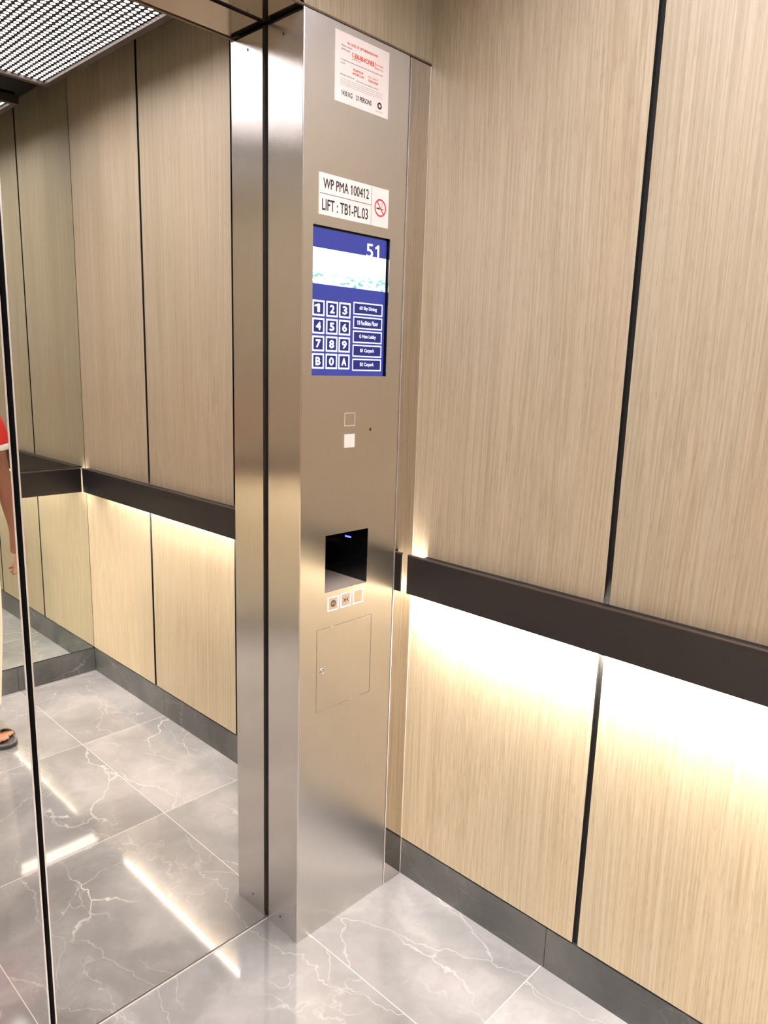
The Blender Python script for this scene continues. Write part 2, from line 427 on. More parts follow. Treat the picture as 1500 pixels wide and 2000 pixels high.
# mirror door leaves
def leaf(name, x0, x1, edge_x, s):
    mb = MB(); mb.box((x0, DR, 0.006), (x1, DR + 0.006, HD + 0.02))
    d = struct(mb.build(name, MIRROR))
    q = MB(); q.box((x0, DR + 0.0065, 0.004), (x1, DR + 0.03, HD + 0.02)); q.build('leaf_core', BLACK, d)
    q = MB(); q.box((edge_x, DR - 0.0006, 0.006), (edge_x + s * 0.0032, DR - 0.0001, HD)); q.build('edge_trim', GLASS_EDGE, d)
    return d
leaf('door_1', XS + 0.0055, XC + 0.02, XS + 0.0055, 1)
leaf('door_2', XJ - 0.02, XS - 0.0055, XS - 0.0055, -1)
mb = MB(); mb.box((XJ - 0.02, DR + 0.031, 0), (XC + 0.02, DR + 0.04, HC)); struct(mb.build('trim_2', BLACK))
mb = MB(); mb.box((XJ, DR - 0.004, 0.0), (XC + 0.002, DR - 0.0012, 0.0022)); struct(mb.build('trim_3', GLASS_EDGE))

# ------------------------------------------------------------------ handrails with a light strip behind
def rail(label, L, loc, rz, open_start=False, led0=0.012, led1=0.012):
    """built along +X from 0 to L, wall at y=0, cabin towards -y; then turned into place"""
    r = empty('handrail'); tag(r, label, 'handrail')
    off = 0.036; th = 0.006
    q = MB(); q.box((0, -off, HR0), (L, -off + th, HR1 - 0.001)); q.build('face_plate', RAIL, r, bevel=0.0012)
    q = MB(); q.box((0, -off - 0.0004, HR1 - 0.002), (L, -off + th + 0.003, HR1 + 0.002)); q.build('top_edge', RAILTOP, r, bevel=0.0008)
    s = 0.045 if open_start else 0.0
    q = MB(); q.box((s, -off + th + 0.003, HR1 - 0.006), (L, -0.0005, HR1 - 0.001)); q.build('top_cover', RAIL, r)
    q = MB(); q.box((led0, -0.0298, HR0 + 0.001), (L - led1, -0.0210, HR0 + 0.010)); q.build('light_strip', LED, r)
    r.location = loc; r.rotation_euler = (0, 0, rz)
    return r
# right wall: starts beside the mirror strip and runs towards the back
rail('long dark handrail on the wood wall beside the steel panel, glowing underneath', -YB - 0.0125 - 0.040, (0.0, -0.0125, 0), -math.pi / 2, True, 0.012, 0.245)
rail('dark handrail across the back mirror, seen only as a reflection at the corner', -XL - 0.080, (-0.040, YB, 0), math.pi, False, 0.002, 0.3)
rail('dark handrail on the opposite wood wall, behind the camera side', -YB - 0.018 - 0.040, (XL, YB + 0.040, 0), math.pi / 2, False, 0.245, 0.012)

# ------------------------------------------------------------------ ceiling light
cl = empty('ceiling_light'); tag(cl, 'large square perforated ceiling light in a thin bronze frame, mirrored in the doors', 'ceiling light')
LX0, LX1, LY0, LY1, LZ = XL + 0.145, -0.150, YB + 0.160, -0.330, 2.685
q = MB(); q.quad([(LX0 + 0.02, LY0 + 0.02, LZ + 0.014), (LX0 + 0.02, LY1 - 0.02, LZ + 0.014), (LX1 - 0.02, LY1 - 0.02, LZ + 0.014), (LX1 - 0.02, LY0 + 0.02, LZ + 0.014)])
q.build('diffuser', DOTS, cl)
q = MB()
fw_ = 0.026
q.box((LX0, LY0, LZ), (LX1, LY0 + fw_, LZ + 0.035)); q.box((LX0, LY1 - fw_, LZ), (LX1, LY1, LZ + 0.035))
q.box((LX0, LY0 + fw_, LZ), (LX0 + fw_, LY1 - fw_, LZ + 0.035)); q.box((LX1 - fw_, LY0 + fw_, LZ), (LX1, LY1 - fw_, LZ + 0.035))
q.build('frame', FRAME, cl)
q = MB(); q.box((LX0 + 0.01, LY0 + 0.01, LZ + 0.036), (LX1 - 0.01, LY1 - 0.01, LZ + 0.05)); q.build('housing', BLACK, cl)
for hx in (LX0 + 0.3, LX1 - 0.3):
    for hy in (LY0 + 0.3, LY1 - 0.3):
        q = MB(); q.box((hx - 0.01, hy - 0.01, LZ + 0.05), (hx + 0.01, hy + 0.01, HC)); q.build('hanger', BLACK, cl)

# ------------------------------------------------------------------ steel operating panel
cop = empty('lift_operating_panel')
tag(cop, 'tall brushed steel lift operating panel with a blue touch screen beside the wood wall', 'control panel')

def plate_with_holes(mb, x0, x1, z0, z1, y, holes, depth, mi=0):
    X = sorted({x0, x1, *[h[0] for h in holes], *[h[1] for h in holes]}); Z = sorted({z0, z1, *[h[2] for h in holes], *[h[3] for h in holes]})
    for i in range(len(X) - 1):
        for j in range(len(Z) - 1):
            cx, cz = (X[i] + X[i + 1]) / 2, (Z[j] + Z[j + 1]) / 2
            if any(h[0] < cx < h[1] and h[2] < cz < h[3] for h in holes): continue
            mb.quad([(X[i], y, Z[j]), (X[i + 1], y, Z[j]), (X[i + 1], y, Z[j + 1]), (X[i], y, Z[j + 1])], mi)
    for a, b, c, d in holes:
        y2 = y + depth
        mb.quad([(a, y, c), (a, y, d), (a, y2, d), (a, y2, c)], mi); mb.quad([(b, y, c), (b, y2, c), (b, y2, d), (b, y, d)], mi)
        mb.quad([(a, y, c), (a, y2, c), (b, y2, c), (b, y, c)], mi); mb.quad([(a, y, d), (b, y, d), (b, y2, d), (a, y2, d)], mi)

SCR = (-0.395, -0.135, 1.567, 1.914)
NICHE = (-0.342, -0.1875, 1.0075, 1.1605)
DOORH = (-0.3680, -0.1645, 0.676, 0.910)
SQ1 = (-0.2835, -0.2460, 1.4405, 1.4745)
mb = MB()
R = 0.0025
plate_with_holes(mb, XC + R, XM, 0.0, HD, 0.0, [SCR, NICHE, DOORH, SQ1], 0.0016)
for i in range(4):      # rounded left arris
    t0 = math.pi / 2 * i / 4; t1 = math.pi / 2 * (i + 1) / 4
    p = lambda t: (XC + R - R * math.sin(t), R - R * math.cos(t))
    a, b = p(t0), p(t1)
    mb.quad([(b[0], b[1], 0), (a[0], a[1], 0), (a[0], a[1], HD), (b[0], b[1], HD)], 0, True)
mb.quad([(XC, 0.1275, 0), (XC, R, 0), (XC, R, HD - 0.006), (XC, 0.1275, HD - 0.006)])
mb.quad([(XM, 0, 0), (XM, 0.02, 0), (XM, 0.02, HD), (XM, 0, HD)])
mb.quad([(XC, 0.1275, 0), (XC, 0.1275, HD), (XC + 0.01, 0.1275, HD), (XC + 0.01, 0.1275, 0)])
mb.quad([(XC, R, HD - 0.006), (XC, 0.1275, HD - 0.006), (XC + 0.006, 0.1275, HD - 0.006), (XC + 0.006, R, HD - 0.006)])
mb.build('steel_casing', STEEL_W, cop)
q = MB(); q.box((XC + 0.008, 0.125, 0.0), (XC + 0.03, DR - 0.0005, HD + 0.003)); q.box((XC + 0.006, 0.006, HD - 0.012), (XC + 0.02, 0.125, HD + 0.003))
q.build('shadow_gap', BLACK, cop)

# screws on the casing side
for (y, z) in ((0.0709, 2.3196), (0.0746, 0.0426)):
    q = MB()
    for i in range(12):
        a, b = 2 * math.pi * i / 12, 2 * math.pi * (i + 1) / 12
        q.quad([(XC - 0.0004, y, z), (XC - 0.0004, y - 0.0028 * math.cos(a), z + 0.0035 * math.sin(a)), (XC - 0.0004, y - 0.0028 * math.cos(b), z + 0.0035 * math.sin(b))])
    q.build('screw_hole', BLACK, cop)

# touch screen, recessed
YS = 0.0095
sc = MB(); sc.quad([(SCR[0], YS, SCR[2]), (SCR[1], YS, SCR[2]), (SCR[1], YS, SCR[3]), (SCR[0], YS, SCR[3])], 0)
a, b, c, d = SCR
e = 0.0016
for F in ([(a, e, c), (a, YS, c), (a, YS, d), (a, e, d)], [(b, e, c), (b, e, d), (b, YS, d), (b, YS, c)], [(a, e, d), (a, YS, d), (b, YS, d), (b, e, d)], [(a, e, c), (b, e, c), (b, YS, c), (a, YS, c)]):
    sc.quad(F, 1)
sc.quad([(b - 0.003, YS - 0.0002, c), (b, YS - 0.0002, c), (b, YS - 0.0002, d), (b - 0.003, YS - 0.0002, d)], 1)
sc.quad([(a, YS - 0.0002, d - 0.004), (b, YS - 0.0002, d - 0.004), (b, YS - 0.0002, d), (a, YS - 0.0002, d)], 1)
scr = sc.build('touch_screen', [SCR_BLUE, BLACKG], cop)
q = MB(); q.quad([(a + 0.0005, YS - 0.0003, 1.783), (-0.1385, YS - 0.0003, 1.783), (-0.1385, YS - 0.0003, 1.8655), (a + 0.0005, YS - 0.0003, 1.8655)])
q.build('picture', SCR_PIC, scr)['label'] = 'bright white landscape picture with teal specks'
q = MB(); bold_text(q, '51', -0.2105, -0.1655, 1.862, 1.895, YS - 0.0005, 0.0006); q.build('floor_number', SCR_WHITE, scr)['label'] = 'white number 51'
def frame_rect(q, x0, x1, z0, z1, w, y, mi):
    q.quad([(x0, y, z0), (x1, y, z0), (x1, y, z0 + w), (x0, y, z0 + w)], mi); q.quad([(x0, y, z1 - w), (x1, y, z1 - w), (x1, y, z1), (x0, y, z1)], mi)
    q.quad([(x0, y, z0 + w), (x0 + w, y, z0 + w), (x0 + w, y, z1 - w), (x0, y, z1 - w)], mi); q.quad([(x1 - w, y, z0 + w), (x1, y, z0 + w), (x1, y, z1 - w), (x1 - w, y, z1 - w)], mi)
keys = ['123', '456', '789', 'B0A']
KX = (-0.3865, -0.3425, -0.3000); KW = 0.0385
for r_ in range(4):
    for c_ in range(3):
        q = MB(); x0 = KX[c_]; z1 = 1.7455 - r_ * 0.0418; z0 = z1 - 0.0370
        frame_rect(q, x0, x0 + KW, z0, z1, 0.0042, YS - 0.0004, 0)
        q.quad([(x0 + 0.004, YS - 0.0003, z0 + 0.004), (x0 + KW - 0.004, YS - 0.0003, z0 + 0.004), (x0 + KW - 0.004, YS - 0.0003, z1 - 0.004), (x0 + 0.004, YS - 0.0003, z1 - 0.004)], 1)
        ch = keys[r_][c_]; hw = 0.0072 if ch != '1' else 0.0034
        bold_text(q, ch, x0 + KW / 2 - hw, x0 + KW / 2 + hw, z0 + 0.0095, z1 - 0.0095, YS - 0.0005, 0.0011)
        q.build('number_key', [SCR_WHITE, SCR_DARK], scr)['label'] = 'touch key %s' % ch
for r_, (tx, wd) in enumerate((('60 Sky Dining', 0.062), ('10 Facilities Floor', 0.074), ('G Main Lobby', 0.060), ('B1 Carpark', 0.050), ('B2 Carpark', 0.050))):
    q = MB(); x0, x1 = -0.2515, -0.1465; z1 = 1.7505 - r_ * 0.0350; z0 = z1 - 0.0305
    frame_rect(q, x0, x1, z0, z1, 0.0032, YS - 0.0004, 0)
    q.quad([(x0 + 0.003, YS - 0.0003, z0 + 0.003), (x1 - 0.003, YS - 0.0003, z0 + 0.003), (x1 - 0.003, YS - 0.0003, z1 - 0.003), (x0 + 0.003, YS - 0.0003, z1 - 0.003)], 1)
    xm = (x0 + x1) / 2; bold_text(q, tx, xm - wd / 2, xm + wd / 2, z0 + 0.0100, z1 - 0.0095, YS - 0.0005, 0.0003)
    q.build('floor_button', [SCR_WHITE, SCR_DARK], scr)['label'] = 'floor button reading %s' % tx

# recessed niche with a black glass side
a, b, c, d = NICHE; yd = 0.20
q = MB()
q.quad([(b, 0.0016, c), (b, 0.0016, d), (b, yd, d), (b, yd, c)], 1); q.quad([(a, 0.0016, c), (a, yd, c), (a, yd, d), (a, 0.0016, d)], 1)
q.quad([(a, 0.0016, d), (a, yd, d), (b, yd, d), (b, 0.0016, d)], 1); q.quad([(a, yd, c), (b, yd, c), (b, yd, d), (a, yd, d)], 1)
q.quad([(a, 0.0016, c), (b, 0.0016, c), (b, yd, c), (a, yd, c)], 0)
ni = q.build('card_reader_niche', [mat('niche_steel', (0.72, 0.60, 0.50), 0.45, 0.3), BLACKG], cop); ni['label'] = 'black recessed niche with a steel floor'
q = MB(); q.box((b - 0.0006, 0.066, 1.1200), (b, 0.090, 1.1245)); q.build('status_light', BLUE_LED, ni)['label'] = 'tiny blue light'

# door-open, door-close and alarm buttons
def push_button(x0, x1, z0, z1, kind):
    q = MB(); y = -0.0006
    frame_rect(q, x0, x1, z0, z1, 0.0024, y, 0)
    q.quad([(x0 + 0.003, y + 0.0002, z0 + 0.003), (x1 - 0.003, y + 0.0002, z0 + 0.003), (x1 - 0.003, y + 0.0002, z1 - 0.003), (x0 + 0.003, y + 0.0002, z1 - 0.003)], 1)
    bt = q.build('push_button', [BTN_LIT, BTN_FACE], cop)
    cx, cz = (x0 + x1) / 2, (z0 + z1) / 2
    s = MB(); y = -0.0009
    if kind == 'open':
        s.ring((cx, cz), 0, 0.0095, y, 28, 0)
        for sg_ in (-1, 1): s.poly([(cx + sg_ * 0.0062, cz), (cx + sg_ * 0.0016, cz - 0.0036), (cx + sg_ * 0.0016, cz + 0.0036)][::sg_], y - 0.0002, 1)
        s.build('symbol', [BTN_INK, BTN_FACE], bt); bt['label'] = 'lit button with a black door open symbol'
    elif kind == 'close':
        for sg_ in (-1, 1): s.poly([(cx + sg_ * 0.0010, cz), (cx + sg_ * 0.0110, cz - 0.0085), (cx + sg_ * 0.0065, cz), (cx + sg_ * 0.0110, cz + 0.0085)], y)
        s.box((cx - 0.0009, y - 0.0002, cz - 0.0085), (cx + 0.0009, y, cz + 0.0085))
        s.build('symbol', BTN_INK, bt); bt['label'] = 'lit button with a black door close symbol'
    else:
        s.ring((cx, cz), 0.0070, 0.0092, y, 28, 0, 0, 2 * math.pi)
        s.poly([(cx - 0.0045, cz - 0.003), (cx + 0.0045, cz - 0.003), (cx + 0.0026, cz + 0.0035), (cx - 0.0026, cz + 0.0035)], y - 0.0002)
        s.build('symbol', BTN_ORANGE, bt); bt['label'] = 'lit button with an orange alarm symbol'
push_button(-0.3305, -0.2925, 0.9535, 0.9920, 'open')
push_button(-0.2850, -0.2465, 0.9540, 0.9935, 'close')
push_button(-0.2385, -0.2010, 0.9540, 0.9935, 'alarm')

# outlined square, white square, keyhole
a, b, c, d = SQ1
q = MB(); q.quad([(a, 0.0018, c), (b, 0.0018, c), (b, 0.0018, d), (a, 0.0018, d)], 1); q.box((a + 0.0016, 0.0006, c + 0.0016), (b - 0.0016, 0.0017, d - 0.0016), 0)
frame_rect(q, a, b, c, d, 0.0013, -0.0003, 1)
q.build('key_cover', [STEEL, mat('engraved_outline', (0.85, 0.74, 0.68), 0.5)], cop)['label'] = 'small steel square with a thin outline'
q = MB(); q.box((-0.2825, -0.0012, 1.3850), (-0.2468, 0.0, 1.4195)); q.build('indicator_plate', WHITE, cop)['label'] = 'plain white square plate'
q = MB(); q.poly([(-0.1945, 1.4285), (-0.1900, 1.4225), (-0.1855, 1.4285), (-0.1900, 1.4345)], -0.0004, 1); q.ring((-0.190, 1.4285), 0, 0.0034, -0.0007, 18, 0)
q.build('keyhole', [BLACK, GREYINK], cop)

# service door with a lock
a, b, c, d = DOORH
q = MB(); q.box((a + 0.0014, 0.0001, c + 0.0014), (b - 0.0014, 0.0016, d - 0.0014)); sd = q.build('service_door', STEEL_W, cop, bevel=0.0003)
q = MB(); q.quad([(a - 0.001, 0.0017, c - 0.001), (b + 0.001, 0.0017, c - 0.001), (b + 0.001, 0.0017, d + 0.001), (a - 0.001, 0.0017, d + 0.001)]); q.build('door_recess', mat('dark_steel_groove', (0.06, 0.05, 0.04), 0.5, 0.5), cop)
def turned(name, mats, parent, c, prof, n=28):
    """a small turned knob facing the cabin; prof = (radius, y) pairs, with a material index"""
    q = MB()
    for (r0, y0, mi), (r1, y1, _) in zip(prof[:-1], prof[1:]):
        for i in range(n):
            t0, t1 = 2 * math.pi * i / n, 2 * math.pi * (i + 1) / n
            p = lambda r, y, t: (c[0] + r * math.cos(t), y, c[1] + r * math.sin(t))
            q.quad([p(r0, y0, t0), p(r0, y0, t1), p(r1, y1, t1), p(r1, y1, t0)], mi, True)
    return q.build(name, mats, parent)
turned('lock', [EDGE, BLACK], sd, (-0.3480, 0.7925), [(0.0085, 0.0, 0), (0.0085, -0.0014, 0), (0.0062, -0.0022, 0), (0.0058, -0.0010, 1), (0.0030, -0.0010, 0), (0.0026, -0.0018, 0), (0.0004, -0.0018, 0)])

# ------------------------------------------------------------------ stickers
s1 = empty('safety_notice'); tag(s1, 'white breakdown notice with small red and black print at the top of the steel panel', 'notice')
x0, x1, z0, z1 = -0.3345, -0.1580, 2.1925, 2.3415
q = MB(); q.box((x0, -0.0010, z0), (x1, 0.0, z1)); q.build('sheet', WHITE, s1)
def at(u, v): return x0 + u * (x1 - x0), z1 - v * (z1 - z0)
def line(q, body, u0, u1, v0, v1, mi=0, bold=0.0):
    a, c = at(u0, v1); b, d = at(u1, v0)
    if bold: bold_text(q, body, a, b, c, d, -0.0013, bold, mi)
    else: text_into(q, body, a, b, c, d, -0.0013, mi)
q = MB()
line(q, 'IN CASE OF LIFT BREAKDOWN', 0.21, 0.77, 0.115, 0.150, 0, 0.0002)
line(q, '1-300-88-KONE8', 0.30, 0.70, 0.235, 0.305, 0, 0.0004); line(q, '|', 0.715, 0.725, 0.23, 0.33)
line(q, '24 HOURS', 0.74, 0.88, 0.245, 0.275); line(q, 'SERVICE', 0.74, 0.88, 0.30, 0.33)
line(q, 'TELEPHONE', 0.31, 0.50, 0.455, 0.487, 0, 0.0002); line(q, 'INTERCOM', 0.31, 0.51, 0.510, 0.542, 0, 0.0002)
line(q, 'DO NOT', 0.60, 0.79, 0.470, 0.498); line(q, 'FORCE DOORS', 0.60, 0.79, 0.520, 0.552, 0, 0.0002)
q.build('red_print', REDINK, s1)
q = MB()
line(q, 'Please contact', 0.10, 0.29, 0.175, 0.200); line(q, 'the lift maker', 0.10, 0.26, 0.225, 0.250)
line(q, 'toll free line', 0.29, 0.45, 0.315, 0.335)
line(q, 'If trapped stay calm and press the alarm button then wait for help', 0.09, 0.88, 0.375, 0.402); line(q, 'inside', 0.09, 0.17, 0.425, 0.445)
line(q, 'Maximum load of the lift', 0.09, 0.34, 0.585, 0.608); line(q, 'must not be exceeded at any time', 0.38, 0.80, 0.600, 0.625)
q.build('black_print', INK, s1)
q = MB()
for k in range(4): line(q, 'owner and maintenance contractor details with registration and licence references here'[:88 - 2 * k], 0.09, 0.88, 0.648 + 0.027 * k, 0.664 + 0.027 * k)
q.build('small_print', GREYINK, s1)
q = MB()
line(q, '1430 KG', 0.12, 0.31, 0.82, 0.89, 0, 0.0003); line(q, '21 PERSONS', 0.38, 0.67, 0.82, 0.89, 0, 0.0003)
q.build('load_print', INK, s1)
lc = at(0.83, 0.845)
q = MB(); q.ring(lc, 0.0036, 0.0078, -0.0013, 30, 0); line(q, 'service', 0.76, 0.89, 0.925, 0.945, 1)
q.build('round_mark', [INK, REDINK], s1)

s2 = empty('lift_number_sign'); tag(s2, 'white lift number sign with a no smoking symbol just above the blue screen', 'sign')
x0, x1, z0, z1 = -0.3785, -0.1460, 1.9380, 2.0300
q = MB(); q.box((x0, -0.0012, z0), (x1, 0.0, z1)); q.build('plate', WHITE, s2)
xv = x0 + 0.735 * (x1 - x0); zm = (z0 + z1) / 2 + 0.001
q = MB(); q.box((x0 + 0.001, -0.0015, zm - 0.0009), (xv, -0.0012, zm + 0.0009)); q.box((xv - 0.0006, -0.0015, z0 + 0.0005), (xv + 0.0006, -0.0012, z1 - 0.0005))
q.build('ruled_line', GREYINK, s2)
q = MB(); bold_text(q, 'WP PMA 100412', x0 + 0.012, xv - 0.010, zm + 0.0115, z1 - 0.0110, -0.0016, 0.0004); bold_text(q, 'LIFT : TB1-PL.03', x0 + 0.009, xv - 0.012, z0 + 0.0105, zm - 0.0115, -0.0016, 0.0004)
q.build('lettering', INK, s2)
nc = ((xv + x1) / 2 + 0.0005, zm - 0.002)
q = MB(); q.ring(nc, 0.0172, 0.0208, -0.0018, 44, 0)
t_ = math.radians(-50); dx, dz = math.cos(t_) * 0.0185, math.sin(t_) * 0.0185; nx, nz = -math.sin(t_) * 0.0015, math.cos(t_) * 0.0015
q.poly([(nc[0] - dx - nx, nc[1] - dz - nz), (nc[0] + dx - nx, nc[1] + dz - nz), (nc[0] + dx + nx, nc[1] + dz + nz), (nc[0] - dx + nx, nc[1] - dz + nz)], -0.0019)
q.box((nc[0] - 0.013, -0.0016, nc[1] - 0.0040), (nc[0] - 0.002, -0.0013, nc[1] - 0.0005), 1); q.box((nc[0] + 0.000, -0.0016, nc[1] - 0.0040), (nc[0] + 0.012, -0.0013, nc[1] - 0.0010), 2)
for k in range(2):
    for j in range(8):
        zz = nc[1] + 0.001 + j * 0.0016; xx = nc[0] + 0.004 + k * 0.004 + 0.0015 * math.sin(j * 0.9)
        q.box((xx, -0.0015, zz), (xx + 0.0009, -0.0013, zz + 0.0017), 2)
q.build('no_smoking_symbol', [NOSMOKE, INK, GREYINK], s2)


# ------------------------------------------------------------------ person (seen in the door mirror)
PX, PY = -0.735, -1.515
SKIN = mat('skin', (0.27, 0.125, 0.072), 0.5); HAIR = mat('black_hair', (0.012, 0.010, 0.009), 0.85)
CREAM = mat('cream_cloth', (0.55, 0.50, 0.43), 0.85); WCLOTH = mat('white_cloth', (0.80, 0.76, 0.73), 0.85)
SLIDE = mat('black_rubber', (0.03, 0.03, 0.032), 0.5); SLIDEG = mat('grey_rubber_strap', (0.16, 0.155, 0.15), 0.55)
def shirt_material():
    M = mat('red_shirt', (0.62, 0.028, 0.022), 0.8); t = NT(M)
    P = t.pos(); sep = t.n('ShaderNodeSeparateXYZ'); t.l(P, sep.inputs[0])
    low = t.math('LESS_THAN', sep.outputs[2], t.math('ADD', 0.99, t.math('MULTIPLY', t.noise(P, 14.0, 2.0), 0.05)))
    pale = t.ramp(t.noise(P, 22.0, 2.0), [(0.35, (0.30, 0.42, 0.28)), (0.45, (0.78, 0.70, 0.62)), (0.60, (0.80, 0.72, 0.66)), (0.68, (0.75, 0.25, 0.22))])
    t.l(t.mix(low, (0.62, 0.028, 0.022), pale), t.b.inputs['Base Color'])
    return M
SHIRT = shirt_material()

def skinned(name, chains, material, parent, levels=2):
    """one continuous surface grown over chains of (x, y, z, rx, ry); points with equal coordinates are joined"""
    idx = {}; V = []; Rr = []; Ed = []
    for ch in chains:
        prev = None
        for (x, y, z, rx, ry) in ch:
            k = (round(x, 4), round(y, 4), round(z, 4))
            if k not in idx:
                idx[k] = len(V); V.append((x, y, z)); Rr.append((rx, ry))
            i = idx[k]
            if prev is not None and prev != i: Ed.append((prev, i))
            prev = i
    me = bpy.data.meshes.new(name); me.from_pydata(V, Ed, []); me.update(); me.materials.append(material)
    o = bpy.data.objects.new(name, me); COL.objects.link(o); o.parent = parent
    sk = o.modifiers.new('skin', 'SKIN'); sk.use_smooth_shade = True; sk.branch_smoothing = 0.6
    lay = me.skin_vertices[0].data if len(me.skin_vertices) else None
    if lay is None:
        bm = bmesh.new(); bm.from_mesh(me); bm.verts.layers.skin.verify(); bm.to_mesh(me); bm.free(); lay = me.skin_vertices[0].data
    # roots: first vertex of every island
    par = list(range(len(V)))
    def find(a):
        while par[a] != a: a = par[a]
        return a
    for a, b in Ed: par[find(b)] = find(a)
    seen = set()
    for i in range(len(V)):
        lay[i].radius = Rr[i]
        r_ = find(i); lay[i].use_root = r_ not in seen; seen.add(r_)
    sb = o.modifiers.new('subdivision', 'SUBSURF'); sb.levels = levels; sb.render_levels = levels
    return o

per = empty('person'); tag(per, 'person in a red short-sleeved shirt and cream trousers seen in the mirror door', 'person')
body = []
PEL = (0, 0, 0.94, 0.125, 0.095)
CH = (0, 0, 1.33, 0.135, 0.095); NB = (0, -0.01, 1.435, 0.060, 0.055)
body.append([PEL, (0, 0.0, 1.06, 0.125, 0.09), (0, 0.0, 1.20, 0.135, 0.095), CH, NB, (0, 0.0, 1.49, 0.054, 0.057), (0, 0.0, 1.54, 0.054, 0.060), (0, 0.0, 1.60, 0.05, 0.05)])
for s in (-1, 1):
    body.append([CH, (s * 0.10, -0.005, 1.37, 0.042, 0.045), (s * 0.175, -0.005, 1.372, 0.044, 0.048), (s * 0.205, -0.01, 1.28, 0.042, 0.044), (s * 0.228, -0.012, 1.13, 0.034, 0.036), (s * 0.240, 0.0, 1.04, 0.034, 0.036), (s * 0.256, 0.018, 0.90, 0.021, 0.026), (s * 0.260, 0.024, 0.86, 0.018, 0.030), (s * 0.262, 0.028, 0.81, 0.015, 0.038), (s * 0.262, 0.029, 0.775, 0.013, 0.038)])
    body.append([PEL, (s * 0.085, 0, 0.86, 0.078, 0.085), (s * 0.092, 0.0, 0.70, 0.068, 0.072), (s * 0.098, 0.008, 0.50, 0.050, 0.054), (s * 0.100, -0.010, 0.36, 0.048, 0.055), (s * 0.103, -0.035, 0.13, 0.032, 0.036), (s * 0.104, -0.040, 0.075, 0.032, 0.040), (s * 0.112, 0.02, 0.055, 0.034, 0.028), (s * 0.122, 0.085, 0.042, 0.040, 0.016)])
    for j, (yo, ln) in enumerate(((0.030, 0.90), (0.010, 1.0), (-0.010, 0.95), (-0.028, 0.75))):
        y0 = 0.029 + yo
        body.append([(s * 0.262, y0, 0.792, 0.010, 0.010), (s * 0.262, y0 + 0.001, 0.768, 0.0095, 0.0095), (s * 0.258, y0 + 0.002, 0.768 - 0.040 * ln, 0.0085, 0.0085), (s * 0.244, y0 + 0.003, 0.768 - 0.062 * ln, 0.0078, 0.0078), (s * 0.224, y0 + 0.004, 0.768 - 0.070 * ln, 0.0066, 0.0066)])
    body.append([(s * 0.258, 0.045, 0.845, 0.012, 0.012), (s * 0.252, 0.072, 0.815, 0.0115, 0.0115), (s * 0.246, 0.084, 0.785, 0.0095, 0.0095), (s * 0.240, 0.088, 0.760, 0.0078, 0.0078)])
    for j, (xo, ln, r) in enumerate(((-0.030, 0.045, 0.0125), (-0.010, 0.046, 0.0085), (0.006, 0.041, 0.008), (0.020, 0.034, 0.0075), (0.034, 0.026, 0.007))):
        bx = s * (0.124 + xo); by = 0.105 - (0.012 if j > 2 else 0)
        body.append([(bx, by - 0.02, 0.040, r, r), (bx + s * 0.001, by + ln * 0.5, 0.038, r, r), (bx + s * 0.002, by + ln, 0.033, r * 0.85, r * 0.8)])
HCN = (0.0, 0.012, 1.612)
def head_point(th, ph, off=0.0):
    """a point of the head: th turns from the front (+y), ph runs from crown to chin"""
    nx, ny, nz = math.sin(ph) * math.sin(th), math.sin(ph) * math.cos(th), math.cos(ph)
    x, y, z = nx * 0.077, ny * 0.096, nz * 0.118
    low = max(0.0, -nz)
    x *= 1 - 0.30 * low ** 1.5; y *= 1 - 0.10 * low
    if ny < 0: y += 0.022 * low * -ny; y *= 1.02
    if ny > 0:
        y -= 0.006 * max(0, 1 - abs(x) / 0.075) * (1 if z < 0.02 else 0.3)          # flatter face plane
        G = lambda cx, cz, wx, wz: math.exp(-((x - cx) / wx) ** 2 - ((z - cz) / wz) ** 2)
        y += 0.021 * G(0, -0.022, 0.010, 0.013) + 0.012 * G(0, 0.000, 0.008, 0.020)   # nose
        y += 0.005 * (G(0.012, -0.030, 0.007, 0.006) + G(-0.012, -0.030, 0.007, 0.006))
        y -= 0.011 * (G(0.031, 0.012, 0.016, 0.011) + G(-0.031, 0.012, 0.016, 0.011))  # eye sockets
        y += 0.005 * (G(0.030, 0.030, 0.022, 0.007) + G(-0.030, 0.030, 0.022, 0.007))  # brow
        y += 0.006 * G(0, -0.055, 0.022, 0.010) + 0.007 * G(0, -0.094, 0.022, 0.014)   # mouth mound, chin
        y += 0.004 * (G(0.040, -0.022, 0.018, 0.018) + G(-0.040, -0.022, 0.018, 0.018))  # cheeks
    return (HCN[0] + x + nx * off, HCN[1] + y + ny * off, HCN[2] + z + nz * off)
def head_grid(mb, off=0.0, keep=None, n=72, m_=48):
    for i in range(n):
        for j in range(m_):
            t0, t1, p0, p1 = 2 * math.pi * i / n, 2 * math.pi * (i + 1) / n, math.pi * j / m_, math.pi * (j + 1) / m_
            tm, pm = (t0 + t1) / 2, (p0 + p1) / 2
            if keep and not keep(tm, pm): continue
            mb.quad([head_point(t0, p0, off), head_point(t0, p1, off), head_point(t1, p1, off), head_point(t1, p0, off)], 0, True)
def ball(mb, c, r, n=12, mi=0):
    for i in range(n):
        for j in range(n // 2):
            t0, t1 = 2 * math.pi * i / n, 2 * math.pi * (i + 1) / n; p0, p1 = math.pi * j / (n // 2), math.pi * (j + 1) / (n // 2)
            f = lambda t, p: (c[0] + r[0] * math.sin(p) * math.cos(t), c[1] + r[1] * math.sin(p) * math.sin(t), c[2] + r[2] * math.cos(p))
            mb.quad([f(t0, p0), f(t0, p1), f(t1, p1), f(t1, p0)], mi, True)
